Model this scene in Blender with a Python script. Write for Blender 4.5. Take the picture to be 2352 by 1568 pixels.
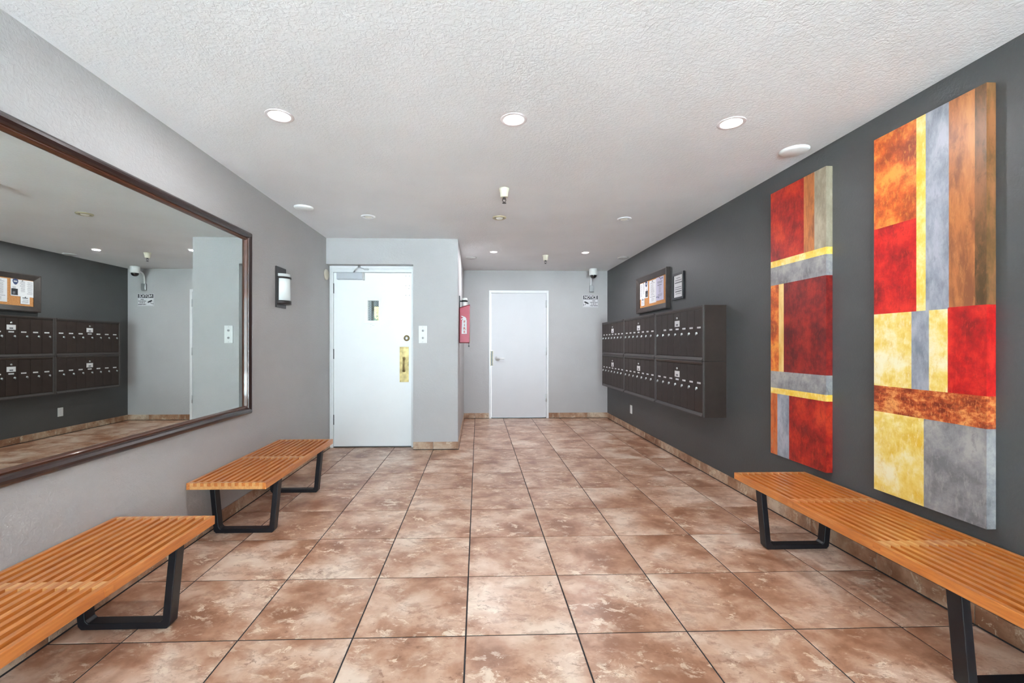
import bpy, bmesh, math, random
from mathutils import Vector, Matrix
random.seed(7)

# ------------------------------------------------------------------ camera, world, light, exposure
scene = bpy.context.scene
for o in list(bpy.data.objects):
    bpy.data.objects.remove(o)
C = scene.collection
IMW, IMH = 2352.0, 1568.0
FPX, PPX, PPY, YAW = 1007.16, 1128.82, 792.18, 0.0307     # focal length and principal point in pixels, yaw to the right
T = 0.4669                                                # tile module in metres
EYE = 2.5899 * T
cam_d = bpy.data.cameras.new('camera')
cam = bpy.data.objects.new('camera', cam_d)
C.objects.link(cam)
cam.location = (0, 0, EYE)
cam.rotation_euler = (math.pi / 2, 0, -YAW)
cam_d.sensor_width = 36.0
cam_d.lens = 36.0 * FPX / IMW
cam_d.shift_x = (IMW / 2 - PPX) / IMW
cam_d.shift_y = (PPY - IMH / 2) / IMW
cam_d.clip_start = 0.02
scene.camera = cam

vs = scene.view_settings
vs.view_transform = 'Standard'
vs.look = 'None'
vs.gamma = 1.0
vs.use_curve_mapping = False
vs.exposure = 4.15

world = bpy.data.worlds.new('daylight')
scene.world = world
world.use_nodes = True
bg = world.node_tree.nodes['Background']
bg.inputs['Color'].default_value = (0.76, 0.90, 1.0, 1)
bg.inputs['Strength'].default_value = 0.82

# daylight enters through the glazed entrance behind the camera (portal guides the sky light)
pd = bpy.data.lights.new('entrance_portal', 'AREA')
pd.shape = 'RECTANGLE'
pd.size, pd.size_y = 3.5, 2.3
pd.cycles.is_portal = True
po = bpy.data.objects.new('entrance_portal', pd)
po.location = (0.2, -3.30, 1.17)
po.rotation_euler = (math.pi / 2, 0, 0)
C.objects.link(po)

# added sun, from behind the building: it strikes the forecourt outside, not the room, and its bounce lights the ceiling
sd = bpy.data.lights.new('sun', 'SUN')
sd.energy = 18.0
sd.angle = 0.009
sd.color = (0.88, 0.95, 1.0)
so = bpy.data.objects.new('sun', sd)
so.rotation_euler = (math.radians(-24), math.radians(12), 0)
C.objects.link(so)

LAMP_W = 0.9          # watts of each lit downlight

# ------------------------------------------------------------------ helpers
def srgb(r, g, b):
    f = lambda v: (v / 255 / 12.92) if v / 255 <= 0.04045 else ((v / 255 + 0.055) / 1.055) ** 2.4
    return (f(r), f(g), f(b), 1.0)

def new_mat(name):
    m = bpy.data.materials.new(name)
    m.use_nodes = True
    nt = m.node_tree
    return m, nt, nt.nodes['Principled BSDF']

def coords(nt, scale=(1, 1, 1), rnd=False):
    tc = nt.nodes.new('ShaderNodeTexCoord')
    mp = nt.nodes.new('ShaderNodeMapping')
    mp.inputs['Scale'].default_value = scale
    nt.links.new(tc.outputs['Object'], mp.inputs['Vector'])
    if rnd:
        oi = nt.nodes.new('ShaderNodeObjectInfo')
        mu = nt.nodes.new('ShaderNodeMath'); mu.operation = 'MULTIPLY'; mu.inputs[1].default_value = 71.0
        nt.links.new(oi.outputs['Random'], mu.inputs[0])
        cb = nt.nodes.new('ShaderNodeCombineXYZ')
        for i in range(3):
            nt.links.new(mu.outputs[0], cb.inputs[i])
        nt.links.new(cb.outputs[0], mp.inputs['Location'])
    return mp.outputs['Vector']

def noise(nt, vec, scale, detail=4, rough=0.55, dist=0.0):
    n = nt.nodes.new('ShaderNodeTexNoise')
    n.inputs['Scale'].default_value = scale
    n.inputs['Detail'].default_value = detail
    n.inputs['Roughness'].default_value = rough
    n.inputs['Distortion'].default_value = dist
    nt.links.new(vec, n.inputs['Vector'])
    return n.outputs['Fac']

def ramp(nt, fac, stops):
    r = nt.nodes.new('ShaderNodeValToRGB')
    while len(r.color_ramp.elements) < len(stops):
        r.color_ramp.elements.new(0.5)
    for e, (p, c) in zip(r.color_ramp.elements, stops):
        e.position = p
        e.color = c
    nt.links.new(fac, r.inputs['Fac'])
    return r.outputs['Color']

def add_bump(nt, bsdf, height, strength, dist):
    b = nt.nodes.new('ShaderNodeBump')
    b.inputs['Strength'].default_value = strength
    b.inputs['Distance'].default_value = dist
    nt.links.new(height, b.inputs['Height'])
    nt.links.new(b.outputs['Normal'], bsdf.inputs['Normal'])

def plain(name, col, rough=0.5, metal=0.0, var=0.06, vscale=8.0, bump=None, coat=0.0, spec=0.5):
    m, nt, b = new_mat(name)
    v = coords(nt)
    n = noise(nt, v, vscale, 3)
    lo = tuple(c * (1 - var) for c in col[:3]) + (1,)
    hi = tuple(min(1, c * (1 + var)) for c in col[:3]) + (1,)
    nt.links.new(ramp(nt, n, [(0.3, lo), (0.7, hi)]), b.inputs['Base Color'])
    b.inputs['Roughness'].default_value = rough
    b.inputs['Metallic'].default_value = metal
    b.inputs['Coat Weight'].default_value = coat
    b.inputs['Specular IOR Level'].default_value = spec
    if bump:
        sc, st, di = bump
        add_bump(nt, b, noise(nt, v, sc, 3, 0.5, 0.4), st, di)
    return m

def emit(name, col, strength):
    m, nt, b = new_mat(name)
    b.inputs['Base Color'].default_value = col
    b.inputs['Emission Color'].default_value = col
    b.inputs['Emission Strength'].default_value = strength
    return m

def paint(name, c1, c2, c3, scale=5.0, stretch=(1, 1, 1), rough=0.4):
    m, nt, b = new_mat(name)
    v = coords(nt, stretch)
    n = noise(nt, v, scale, 9, 0.66, 0.12)
    col = ramp(nt, n, [(0.38, c1), (0.50, c2), (0.62, c3)])
    # short dry-brush strokes
    st = noise(nt, coords(nt, (1.0, 1.6, 0.55)), scale * 6, 6, 0.7, 0.3)
    k = ramp(nt, st, [(0.52, (0, 0, 0, 1)), (0.66, (0.55, 0.55, 0.55, 1))])
    mx = nt.nodes.new('ShaderNodeMix'); mx.data_type = 'RGBA'
    nt.links.new(k, mx.inputs[0]); nt.links.new(col, mx.inputs[6]); mx.inputs[7].default_value = c3
    st2 = noise(nt, coords(nt, (1.0, 1.2, 0.7)), scale * 4.3, 6, 0.7, 0.3)
    k2 = ramp(nt, st2, [(0.54, (0, 0, 0, 1)), (0.68, (0.6, 0.6, 0.6, 1))])
    mx2 = nt.nodes.new('ShaderNodeMix'); mx2.data_type = 'RGBA'
    nt.links.new(k2, mx2.inputs[0]); nt.links.new(mx.outputs[2], mx2.inputs[6]); mx2.inputs[7].default_value = c1
    nt.links.new(mx2.outputs[2], b.inputs['Base Color'])
    b.inputs['Roughness'].default_value = rough
    add_bump(nt, b, st, 0.30, 0.003)
    return m

class MB:
    """collects shapes that become one mesh"""
    def __init__(self):
        self.v, self.f, self.m, self.s = [], [], [], []
    def add(self, vs, fs, mi=0, smooth=False):
        o = len(self.v)
        self.v += [tuple(p) for p in vs]
        for f in fs:
            self.f.append(tuple(i + o for i in f)); self.m.append(mi); self.s.append(smooth)
        return self
    def box(self, x0, x1, y0, y1, z0, z1, mi=0, bev=0.0):
        if bev <= 0:
            v = [(x, y, z) for x in (x0, x1) for y in (y0, y1) for z in (z0, z1)]
            return self.add(v, [(0, 1, 3, 2), (4, 6, 7, 5), (0, 4, 5, 1), (2, 3, 7, 6), (0, 2, 6, 4), (1, 5, 7, 3)], mi)
        bm = bmesh.new()
        bmesh.ops.create_cube(bm, size=1)
        for q in bm.verts:
            q.co = ((x0 + x1) / 2 + q.co.x * (x1 - x0), (y0 + y1) / 2 + q.co.y * (y1 - y0), (z0 + z1) / 2 + q.co.z * (z1 - z0))
        bmesh.ops.bevel(bm, geom=bm.edges[:], offset=bev, segments=2, affect='EDGES', profile=0.5)
        self.bm(bm, mi); bm.free()
        return self
    def bm(self, bm, mi=0, smooth=False):
        bm.verts.index_update()
        return self.add([q.co[:] for q in bm.verts], [[q.index for q in f.verts] for f in bm.faces], mi, smooth)
    def prism(self, poly, a0, a1, axis, mi=0):
        """extrude a 2D polygon along axis 'x' (poly in y,z), 'y' (poly in x,z) or 'z' (poly in x,y)"""
        def pt(p, a):
            return {'x': (a, p[0], p[1]), 'y': (p[0], a, p[1]), 'z': (p[0], p[1], a)}[axis]
        n = len(poly)
        vs = [pt(p, a0) for p in poly] + [pt(p, a1) for p in poly]
        fs = [tuple(range(n)), tuple(range(2 * n - 1, n - 1, -1))]
        fs += [(i, i + n, (i + 1) % n + n, (i + 1) % n) for i in range(n)]
        return self.add(vs, fs, mi)
    def lathe(self, prof, c, axis='z', n=32, mi=0, a0=0.0, a1=2 * math.pi):
        """revolve profile [(radius, along)] about an axis through c"""
        full = abs(a1 - a0 - 2 * math.pi) < 1e-6
        k = n if full else n + 1
        vs = []
        for r, h in prof:
            for i in range(k):
                a = a0 + (a1 - a0) * i / n
                p = (r * math.cos(a), r * math.sin(a), h)
                if axis == 'x': p = (h, p[0], p[1])
                elif axis == 'y': p = (p[0], h, p[1])
                vs.append((c[0] + p[0], c[1] + p[1], c[2] + p[2]))
        fs = []
        for j in range(len(prof) - 1):
            for i in range(n):
                i2 = (i + 1) % k
                fs.append((j * k + i, j * k + i2, (j + 1) * k + i2, (j + 1) * k + i))
        return self.add(vs, fs, mi, True)
    def tube(self, pts, r, n=10, mi=0):
        vs, fs = [], []
        pts = [Vector(p) for p in pts]
        for j, p in enumerate(pts):
            d = (pts[min(j + 1, len(pts) - 1)] - pts[max(j - 1, 0)]).normalized()
            u = d.orthogonal().normalized() if j == 0 else (u - d * u.dot(d)).normalized()
            w = d.cross(u)
            for i in range(n):
                a = 2 * math.pi * i / n
                vs.append(p + (u * math.cos(a) + w * math.sin(a)) * r)
        for j in range(len(pts) - 1):
            for i in range(n):
                fs.append((j * n + i, j * n + (i + 1) % n, (j + 1) * n + (i + 1) % n, (j + 1) * n + i))
        fs.append(tuple(range(n - 1, -1, -1)))
        fs.append(tuple((len(pts) - 1) * n + i for i in range(n)))
        return self.add(vs, fs, mi, True)
    def mesh(self, name, mats, off=(0, 0, 0)):
        me = bpy.data.meshes.new(name)
        me.from_pydata([(p[0] - off[0], p[1] - off[1], p[2] - off[2]) for p in self.v], [], self.f)
        for m in (mats if isinstance(mats, (list, tuple)) else [mats]):
            me.materials.append(m)
        for p, mi, s in zip(me.polygons, self.m, self.s):
            p.material_index = mi
            p.use_smooth = s
        bm = bmesh.new(); bm.from_mesh(me)
        bmesh.ops.recalc_face_normals(bm, faces=bm.faces[:])
        bm.to_mesh(me); bm.free()
        me.update()
        return me

def wpos(o):
    p = Vector((0, 0, 0))
    while o is not None:
        p += o.location
        o = o.parent
    return p

def link(name, data, parent=None, loc=(0, 0, 0)):
    o = bpy.data.objects.new(name, data)
    C.objects.link(o)
    o.parent = parent
    o.location = loc
    return o

def part(name, mb, mats, parent):
    """mesh given in world coordinates, child of parent"""
    return link(name, mb.mesh(name, mats, wpos(parent)), parent)

def tag(o, label=None, cat=None, group=None, kind=None):
    for k, v in (('label', label), ('category', cat), ('group', group), ('kind', kind)):
        if v: o[k] = v
    return o

def thing(name, loc, label, cat, group=None):
    return tag(link(name, None, None, loc), label, cat, group)

def struct(name, mb, mats, label=None, loc=(0, 0, 0)):
    o = link(name, mb.mesh(name, mats, loc), None, loc)
    return tag(o, label, None, None, 'structure')

def solo(name, mb, mats, loc, label, cat, group=None):
    return tag(link(name, mb.mesh(name, mats, loc), None, loc), label, cat, group)

def clone(o, parent=None):
    c = o.copy()
    C.objects.link(c)
    c.parent = parent
    for ch in [q for q in bpy.data.objects if q.parent == o]:
        clone(ch, c)
    return c

def text_mb(body, size, place, mb=None, mi=0, align='CENTER', xs=1.0, bold=0.0):
    """flat lettering; place(u, v) turns text-plane coordinates into a world point"""
    mb = mb or MB()
    cu = bpy.data.curves.new('lettering', 'FONT')
    cu.body = body; cu.size = size; cu.align_x = align; cu.align_y = 'CENTER'
    cu.offset = bold
    cu.resolution_u = 3
    ob = bpy.data.objects.new('lettering', cu)
    C.objects.link(ob)
    dg = bpy.context.evaluated_depsgraph_get()
    me = bpy.data.meshes.new_from_object(ob.evaluated_get(dg))
    mb.add([place(p.co.x * xs, p.co.y) for p in me.vertices], [tuple(p.vertices) for p in me.polygons], mi)
    bpy.data.objects.remove(ob); bpy.data.curves.remove(cu); bpy.data.meshes.remove(me)
    return mb

# ------------------------------------------------------------------ materials
def wall_paint(name, col, bs=0.35, scale=55, rough=0.55):
    m, nt, b = new_mat(name)
    v = coords(nt)
    big = noise(nt, v, 1.3, 3)
    lo = tuple(c * 0.96 for c in col[:3]) + (1,)
    hi = tuple(c * 1.03 for c in col[:3]) + (1,)
    nt.links.new(ramp(nt, big, [(0.35, lo), (0.65, hi)]), b.inputs['Base Color'])
    b.inputs['Roughness'].default_value = rough
    h = noise(nt, v, scale, 3, 0.5, 0.8)
    add_bump(nt, b, ramp(nt, h, [(0.42, (0, 0, 0, 1)), (0.60, (1, 1, 1, 1))]), bs, 0.004)
    return m

M = {}
M['gray'] = wall_paint('gray_wall_paint', (0.475, 0.468, 0.472, 1), 0.17)
M['dimmed_warm_gray'] = wall_paint('dimmed_warm_gray_paint', (0.425, 0.412, 0.404, 1), 0.22)  # gray paint warmed, and darkened to offset overbright daylight on the left wall
M['dark'] = wall_paint('charcoal_wall_paint', (0.080, 0.081, 0.082, 1), 0.13, 60, 0.5)
M['ceil'] = wall_paint('ceiling_texture_paint', (0.78, 0.78, 0.79, 1), 0.26, 55, 0.7)
M['white'] = plain('white_gloss_paint', (0.83, 0.84, 0.86, 1), 0.32, var=0.015, vscale=3)
M['bright_white'] = plain('bright_white_gloss', (0.90, 0.92, 0.93, 1), 0.30, var=0.01, vscale=3)
M['soft_white'] = plain('soft_white_paint', (0.66, 0.665, 0.69, 1), 0.4, var=0.015, vscale=3)
M['white_frame'] = plain('white_frame_paint', (0.78, 0.79, 0.80, 1), 0.35, var=0.02)
M['grout'] = plain('dark_grout', (0.028, 0.027, 0.030, 1), 0.8, var=0.2, vscale=30)
M['grout_light'] = plain('pale_grout', (0.36, 0.33, 0.29, 1), 0.8, var=0.1, vscale=30)
M['black'] = plain('black_lacquer', (0.0075, 0.0085, 0.0125, 1), 0.38, var=0.25, vscale=14)
M['bronze'] = plain('dark_bronze', (0.035, 0.030, 0.030, 1), 0.35, metal=0.4, var=0.15)
M['brass'] = plain('worn_brass', (0.36, 0.275, 0.125, 1), 0.44, metal=0.8, var=0.42, vscale=18)
M['steel'] = plain('satin_steel', (0.55, 0.56, 0.57, 1), 0.3, metal=0.9, var=0.05)
M['lever_steel'] = plain('bright_satin_steel', (0.80, 0.81, 0.82, 1), 0.45, metal=0.3, var=0.03)
M['dark_steel'] = plain('dark_steel', (0.10, 0.10, 0.10, 1), 0.35, metal=0.8)
M['silver_cover'] = plain('silver_paint', (0.50, 0.53, 0.57, 1), 0.4, metal=0.2, var=0.03)
M['mail'] = plain('brown_mailbox_enamel', (0.036, 0.024, 0.020, 1), 0.45, metal=0.0, spec=0.22, var=0.10, vscale=10, bump=(260, 0.08, 0.001))
M['mail_frame'] = plain('brown_mailbox_frame', (0.050, 0.040, 0.037, 1), 0.40, metal=0.0, var=0.08, vscale=10)  # light caught on the ledges is put into this lighter brown
M['paper'] = plain('white_paper', (0.74, 0.73, 0.75, 1), 0.7, var=0.03)
M['lavender'] = plain('lavender_paper', (0.55, 0.52, 0.66, 1), 0.7, var=0.03)
M['ink'] = plain('grey_print', (0.16, 0.16, 0.18, 1), 0.7, var=0.2, vscale=60)
M['black_ink'] = plain('black_print', (0.02, 0.02, 0.025, 1), 0.6)
M['navy_ink'] = plain('navy_print', (0.03, 0.05, 0.14, 1), 0.6)
M['cork'] = plain('orange_cork', (0.56, 0.25, 0.085, 1), 0.85, var=0.18, vscale=90)
M['board_frame'] = plain('espresso_wood', (0.045, 0.034, 0.030, 1), 0.4, var=0.2, vscale=20)
M['red'] = plain('red_vinyl', (0.46, 0.024, 0.060, 1), 0.38, var=0.08, vscale=12)
M['dark_red'] = plain('dark_red_piping', (0.20, 0.008, 0.015, 1), 0.4)
M['red_ink'] = plain('red_print', (0.45, 0.06, 0.05, 1), 0.6)
M['yellow_ink'] = plain('yellow_print', (0.85, 0.58, 0.06, 1), 0.5)
M['plastic'] = plain('white_plastic', (0.80, 0.81, 0.80, 1), 0.4, var=0.02)
M['cream'] = plain('cream_plastic', (0.70, 0.66, 0.54, 1), 0.45, var=0.03)
M['beige_trim'] = plain('yellowed_trim', (0.48, 0.42, 0.28, 1), 0.45, var=0.05)
M['opal'] = plain('opal_glass', (0.74, 0.78, 0.77, 1), 0.25, var=0.01, coat=0.3)
M['dome'] = plain('smoked_dome', (0.01, 0.01, 0.013, 1), 0.05, coat=1.0)
M['grille'] = plain('pale_grey_cover', (0.55, 0.54, 0.53, 1), 0.6, var=0.03)
M['lamp_on'] = emit('lit_lamp_lens', (1.0, 0.94, 0.93, 1), 0.75)
M['lamp_off'] = plain('unlit_lamp_face', (0.85, 0.83, 0.76, 1), 0.3)
M['trim_ring'] = plain('glow_tinted_trim', (0.72, 0.66, 0.66, 1), 0.35, var=0.02)  # pink glow of the lit lens is tinted into the trim colour

# mirror
m, nt, b = new_mat('mirror_silver')
b.inputs['Base Color'].default_value = (0.74, 0.79, 0.76, 1)
b.inputs['Metallic'].default_value = 1.0
n_ = noise(nt, coords(nt), 30, 2)
mr = nt.nodes.new('ShaderNodeMapRange'); mr.inputs['To Min'].default_value = 0.0; mr.inputs['To Max'].default_value = 0.012
nt.links.new(n_, mr.inputs['Value']); nt.links.new(mr.outputs[0], b.inputs['Roughness'])
M['mirror'] = m
# clear glass
m = bpy.data.materials.new('clear_glass'); m.use_nodes = True
nt = m.node_tree; nt.nodes.clear()
out = nt.nodes.new('ShaderNodeOutputMaterial'); mix = nt.nodes.new('ShaderNodeMixShader')
tr = nt.nodes.new('ShaderNodeBsdfTransparent'); gl = nt.nodes.new('ShaderNodeBsdfGlossy'); fr = nt.nodes.new('ShaderNodeFresnel')
gl.inputs['Roughness'].default_value = 0.02; fr.inputs['IOR'].default_value = 1.3
tr.inputs['Color'].default_value = (0.93, 0.96, 0.95, 1)
nt.links.new(fr.outputs[0], mix.inputs[0]); nt.links.new(tr.outputs[0], mix.inputs[1]); nt.links.new(gl.outputs[0], mix.inputs[2])
nt.links.new(mix.outputs[0], out.inputs['Surface'])
M['glass'] = m

# ceramic floor tile
def tile_material(name, tint=(1, 1, 1), rough=0.30):
    m, nt, b = new_mat(name)
    v = coords(nt, (1, 1, 1), True)
    vs_ = coords(nt, (0.78, 1.15, 1), True)
    t = lambda c: tuple(c[i] * tint[i] for i in range(3)) + (1,)
    def mixc(fac, c1, c2):
        mx = nt.nodes.new('ShaderNodeMix'); mx.data_type = 'RGBA'
        nt.links.new(fac, mx.inputs[0])
        for sock, c in ((mx.inputs[6], c1), (mx.inputs[7], c2)):
            if isinstance(c, tuple): sock.default_value = c
            else: nt.links.new(c, sock)
        return mx.outputs[2]
    def mul(x, y):
        q = nt.nodes.new('ShaderNodeMath'); q.operation = 'MULTIPLY'
        nt.links.new(x, q.inputs[0])
        if isinstance(y, float): q.inputs[1].default_value = y
        else: nt.links.new(y, q.inputs[1])
        return q.outputs[0]
    vd = nt.nodes.new('ShaderNodeVectorRotate'); vd.rotation_type = 'Z_AXIS'; vd.inputs['Angle'].default_value = 0.5
    nt.links.new(vs_, vd.inputs['Vector'])
    vd = vd.outputs[0]
    cloud = noise(nt, v, 3.4, 5, 0.58, 0.2)
    col = ramp(nt, cloud, [(0.35, t(srgb(150, 103, 76))), (0.45, t(srgb(184, 140, 113))), (0.54, t(srgb(206, 170, 146))), (0.65, t(srgb(226, 201, 181)))])
    # crisp mottled patches, browner and paler
    p1 = noise(nt, vd, 9.0, 12, 0.72, 0.25)
    col = mixc(mul(ramp(nt, p1, [(0.50, (0, 0, 0, 1)), (0.57, (1, 1, 1, 1))]), 0.42), col, t(srgb(146, 96, 68)))
    f = noise(nt, vd, 15.0, 12, 0.74, 0.45)
    gate = ramp(nt, noise(nt, v, 4.5, 4, 0.6, 0.2), [(0.43, (0.10, 0.10, 0.10, 1)), (0.58, (1, 1, 1, 1))])
    col = mixc(mul(mul(ramp(nt, f, [(0.545, (0, 0, 0, 1)), (0.585, (1, 1, 1, 1))]), gate), 0.78), col, t(srgb(236, 216, 194)))
    # fine dark specks beside the flecks
    d = noise(nt, vd, 26, 10, 0.76, 0.5)
    col = mixc(mul(mul(ramp(nt, d, [(0.56, (0, 0, 0, 1)), (0.61, (1, 1, 1, 1))]), gate), 0.68), col, t(srgb(136, 92, 68)))
    nt.links.new(col, b.inputs['Base Color'])
    b.inputs['Roughness'].default_value = rough
    add_bump(nt, b, f, 0.12, 0.002)
    return m
M['tile'] = tile_material('ceramic_floor_tile')
M['base_tile'] = tile_material('ceramic_base_tile', (0.86, 0.90, 0.86), 0.38)

# honey coloured wood, grain along y
def wood(name, c1, c2, c3):
    m, nt, b = new_mat(name)
    v = coords(nt, (9, 0.7, 9), True)
    n1 = noise(nt, v, 6, 5, 0.6, 0.8)
    nt.links.new(ramp(nt, n1, [(0.3, c1), (0.5, c2), (0.72, c3)]), b.inputs['Base Color'])
    b.inputs['Roughness'].default_value = 0.34
    b.inputs['Coat Weight'].default_value = 0.8
    b.inputs['Coat Roughness'].default_value = 0.3
    return m
M['wood'] = wood('honey_birch', srgb(184, 100, 34), srgb(206, 121, 50), srgb(224, 146, 74))
M['wood_end'] = wood('birch_end_grain', srgb(205, 140, 78), srgb(222, 160, 98), srgb(232, 178, 118))
M['mahogany'] = plain('mahogany_lacquer', (0.022, 0.009, 0.008, 1), 0.28, var=0.08, vscale=14, coat=0.5)
M['mahogany_lip'] = plain('reddish_brown_lip', (0.075, 0.022, 0.009, 1), 0.3, var=0.15, vscale=24, coat=0.4)

# ------------------------------------------------------------------ room shell
XL, XR, YB, YF, ZC = -1.746, 2.152, 7.233, -3.20, 2.44
BX, BY = -0.233, 5.10          # corner of the projecting stair block
DX0, DX1, DZ = XL, -0.750, 2.142   # recess of the white entry door
DY = 5.22                      # face of its frame

struct('wall_left', MB().box(XL - 0.15, XL, YF - 0.15, 5.50, 0, ZC), M['dimmed_warm_gray'])
struct('wall_right', MB().box(XR, XR + 0.15, YF - 0.15, YB + 0.15, 0, ZC), M['dark'])
b2x0, b2x1, b2z = 0.180, 1.169, 2.110
mb = MB()
mb.box(BX, b2x0, YB, YB + 0.15, 0, ZC).box(b2x1, XR, YB, YB + 0.15, 0, ZC).box(b2x0, b2x1, YB, YB + 0.15, b2z, ZC)
struct('wall_back', mb, M['gray'])
mb = MB()
mb.box(DX1, BX, BY, 5.36, 0, ZC).box(DX0, DX1, BY, 5.36, DZ, ZC).box(BX - 0.14, BX, 5.36, YB + 0.15, 0, ZC)
struct('wall_partition', mb, M['gray'])
struct('ceiling', MB().box(XL - 0.15, XR + 0.15, YF - 0.15, YB + 0.15, ZC, ZC + 0.14), M['ceil'])
mb = MB()
mb.box(XL, -1.55, YF - 0.15, YF, 0, ZC).box(1.95, XR, YF - 0.15, YF, 0, ZC).box(-1.55, 1.95, YF - 0.15, YF, 2.32, ZC)
struct('wall_front', mb, M['gray'])
# glazed entrance behind the camera
w1 = tag(link('window_1', None, None, (0.2, YF - 0.07, 0)), None, None, None, 'structure')
for x in (-1.55, -0.42, 0.76, 1.89):
    part('mullion', MB().box(x, x + 0.06, YF - 0.10, YF - 0.04, 0.10, 2.26), M['bronze'], w1)
part('rail', MB().box(-1.55, 1.95, YF - 0.10, YF - 0.04, 2.26, 2.32), M['bronze'], w1)
part('rail', MB().box(-1.55, 1.95, YF - 0.10, YF - 0.04, 0.0, 0.10), M['bronze'], w1)
for x in (-1.49, -0.36, 0.82):
    part('pane', MB().box(x, x + 1.07, YF - 0.073, YF - 0.067, 0.10, 2.26), M['glass'], w1)

# floor: grout bed with separate tiles
floor = struct('floor', MB().box(XL - 0.15, XR + 0.15, YF - 0.15, YB + 0.15, -0.08, -0.0025), M['grout'])
G = 0.0032
full = None
CX0, RY0 = -0.1083 * T, 3.9153 * T

def tile_mesh(w, d):
    mb = MB()
    c = 0.0018
    a, e = w / 2, d / 2
    vs = [(-a, -e, -0.0025), (a, -e, -0.0025), (a, e, -0.0025), (-a, e, -0.0025),
          (-a, -e, -0.0012), (a, -e, -0.0012), (a, e, -0.0012), (-a, e, -0.0012),
          (-a + c, -e + c, 0), (a - c, -e + c, 0), (a - c, e - c, 0), (-a + c, e - c, 0)]
    fs = [(8, 9, 10, 11)]
    for o in (0, 4):
        for i in range(4):
            j = (i + 1) % 4
            fs.append((o + i, o + j, o + 4 + j, o + 4 + i))
    return mb.add(vs, fs).mesh('floor_tile', M['tile'])

for r in range(-11, 12):
    for k in range(-4, 5):
        x0, x1 = CX0 + k * T, CX0 + (k + 1) * T
        y0, y1 = RY0 + r * T, RY0 + (r + 1) * T
        if r >= 7:
            if x1 <= BX: 
                if r > 7: continue
                y1 = min(y1, DY + 0.03); x1 = min(x1, DX1)
            else:
                x0 = max(x0, BX)
        x0, x1, y0, y1 = max(x0, XL), min(x1, XR), max(y0, YF), min(y1, YB)
        if x1 - x0 < 0.02 or y1 - y0 < 0.02: continue
        w, d = x1 - x0 - 2 * G, y1 - y0 - 2 * G
        if abs(w - (T - 2 * G)) < 1e-5 and abs(d - (T - 2 * G)) < 1e-5:
            full = full or tile_mesh(w, d)
            me = full
        else:
            me = tile_mesh(w, d)
        link('floor_tile', me, floor, ((x0 + x1) / 2, (y0 + y1) / 2, 0))

# tile baseboards
BH, BT = 0.088, 0.010
def baseboard(name, axis, wall, side, a0, a1, grid0):
    """axis 'y': runs along y on wall x=wall, thickness towards side; axis 'x' likewise"""
    def bx(mb, s0, s1, t0, t1, z0, z1, bev=0):
        lo, hi = sorted((wall + side * t0, wall + side * t1))
        if axis == 'y': mb.box(lo, hi, s0, s1, z0, z1, 0, bev)
        else: mb.box(s0, s1, lo, hi, z0, z1, 0, bev)
        return mb
    root = struct(name, bx(MB(), a0, a1, 0, BT * 0.75, 0.001, BH), M['grout_light'])
    part('joint', bx(MB(), a0, a1, 0.001, BT + 0.0015, 0.0005, 0.006), M['grout'], root)
    cuts = [a0] + [grid0 + i * T for i in range(-12, 16) if a0 + 0.05 < grid0 + i * T < a1 - 0.05] + [a1]
    for c0, c1 in zip(cuts[:-1], cuts[1:]):
        part('base_tile', bx(MB(), c0 + 0.002, c1 - 0.002, 0.001, BT, 0.0065, BH + 0.001, 0.0012), M['base_tile'], root)
baseboard('baseboard_right', 'y', XR, -1, YF, YB - BT, RY0)
baseboard('baseboard_left', 'y', XL, 1, YF, DY - 0.002, RY0)
baseboard('baseboard_back_right', 'x', YB, -1, b2x1, XR, CX0)
baseboard('baseboard_back_left', 'x', YB, -1, BX, b2x0, CX0)
baseboard('baseboard_partition_front', 'x', BY, -1, DX1, BX + BT, CX0)
baseboard('baseboard_partition_side', 'y', BX, 1, BY, YB - BT, RY0)

# ------------------------------------------------------------------ outdoors
struct('ground', MB().box(-14, 14, -14, 16, -0.30, -0.10), plain('pale_pavement', (0.52, 0.545, 0.565, 1), 0.8, vscale=3))
mb = MB(); mb.box(-7, -0.5, 12.0, 12.2, -0.1, 3.6)
solo('yellow_building', mb, plain('yellow_stucco', (0.62, 0.50, 0.22, 1), 0.8), (-3.7, 12.1, -0.1), 'yellow stucco building seen through the small wired door window', 'building')
mb = MB(); mb.box(-2.25, -1.925, 8.0, 8.2, -0.1, 3.0)
solo('patio_post', mb, plain('dark_stained_post', (0.03, 0.035, 0.035, 1), 0.6), (-2.09, 8.1, -0.1), 'dark post outside seen through the small wired door window', 'post')
mb = MB(); mb.box(-5.0, -0.38, 10.6, 10.75, 2.14, 2.62).box(-5.0, -0.38, 5.5, 12.2, 2.62, 2.75)  # beam seen through the window; roof slab added to shade the yellow building
solo('patio_shade_roof', mb, plain('dark_soffit', (0.03, 0.035, 0.04, 1), 0.7), (-3.2, 10.6, 2.1), 'dark patio beam and added shade roof outside the small wired door window', 'roof')
mb = MB(); mb.box(-5.15, -5.0, 5.5, 9.9, -0.1, 2.75).box(-0.52, -0.38, 7.4, 12.0, -0.1, 2.62)
struct('wall_patio_blocker', mb, plain('patio_light_blocker', (0.20, 0.20, 0.19, 1), 0.8))  # unseen side walls added to keep daylight off the yellow building
mb = MB()
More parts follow.
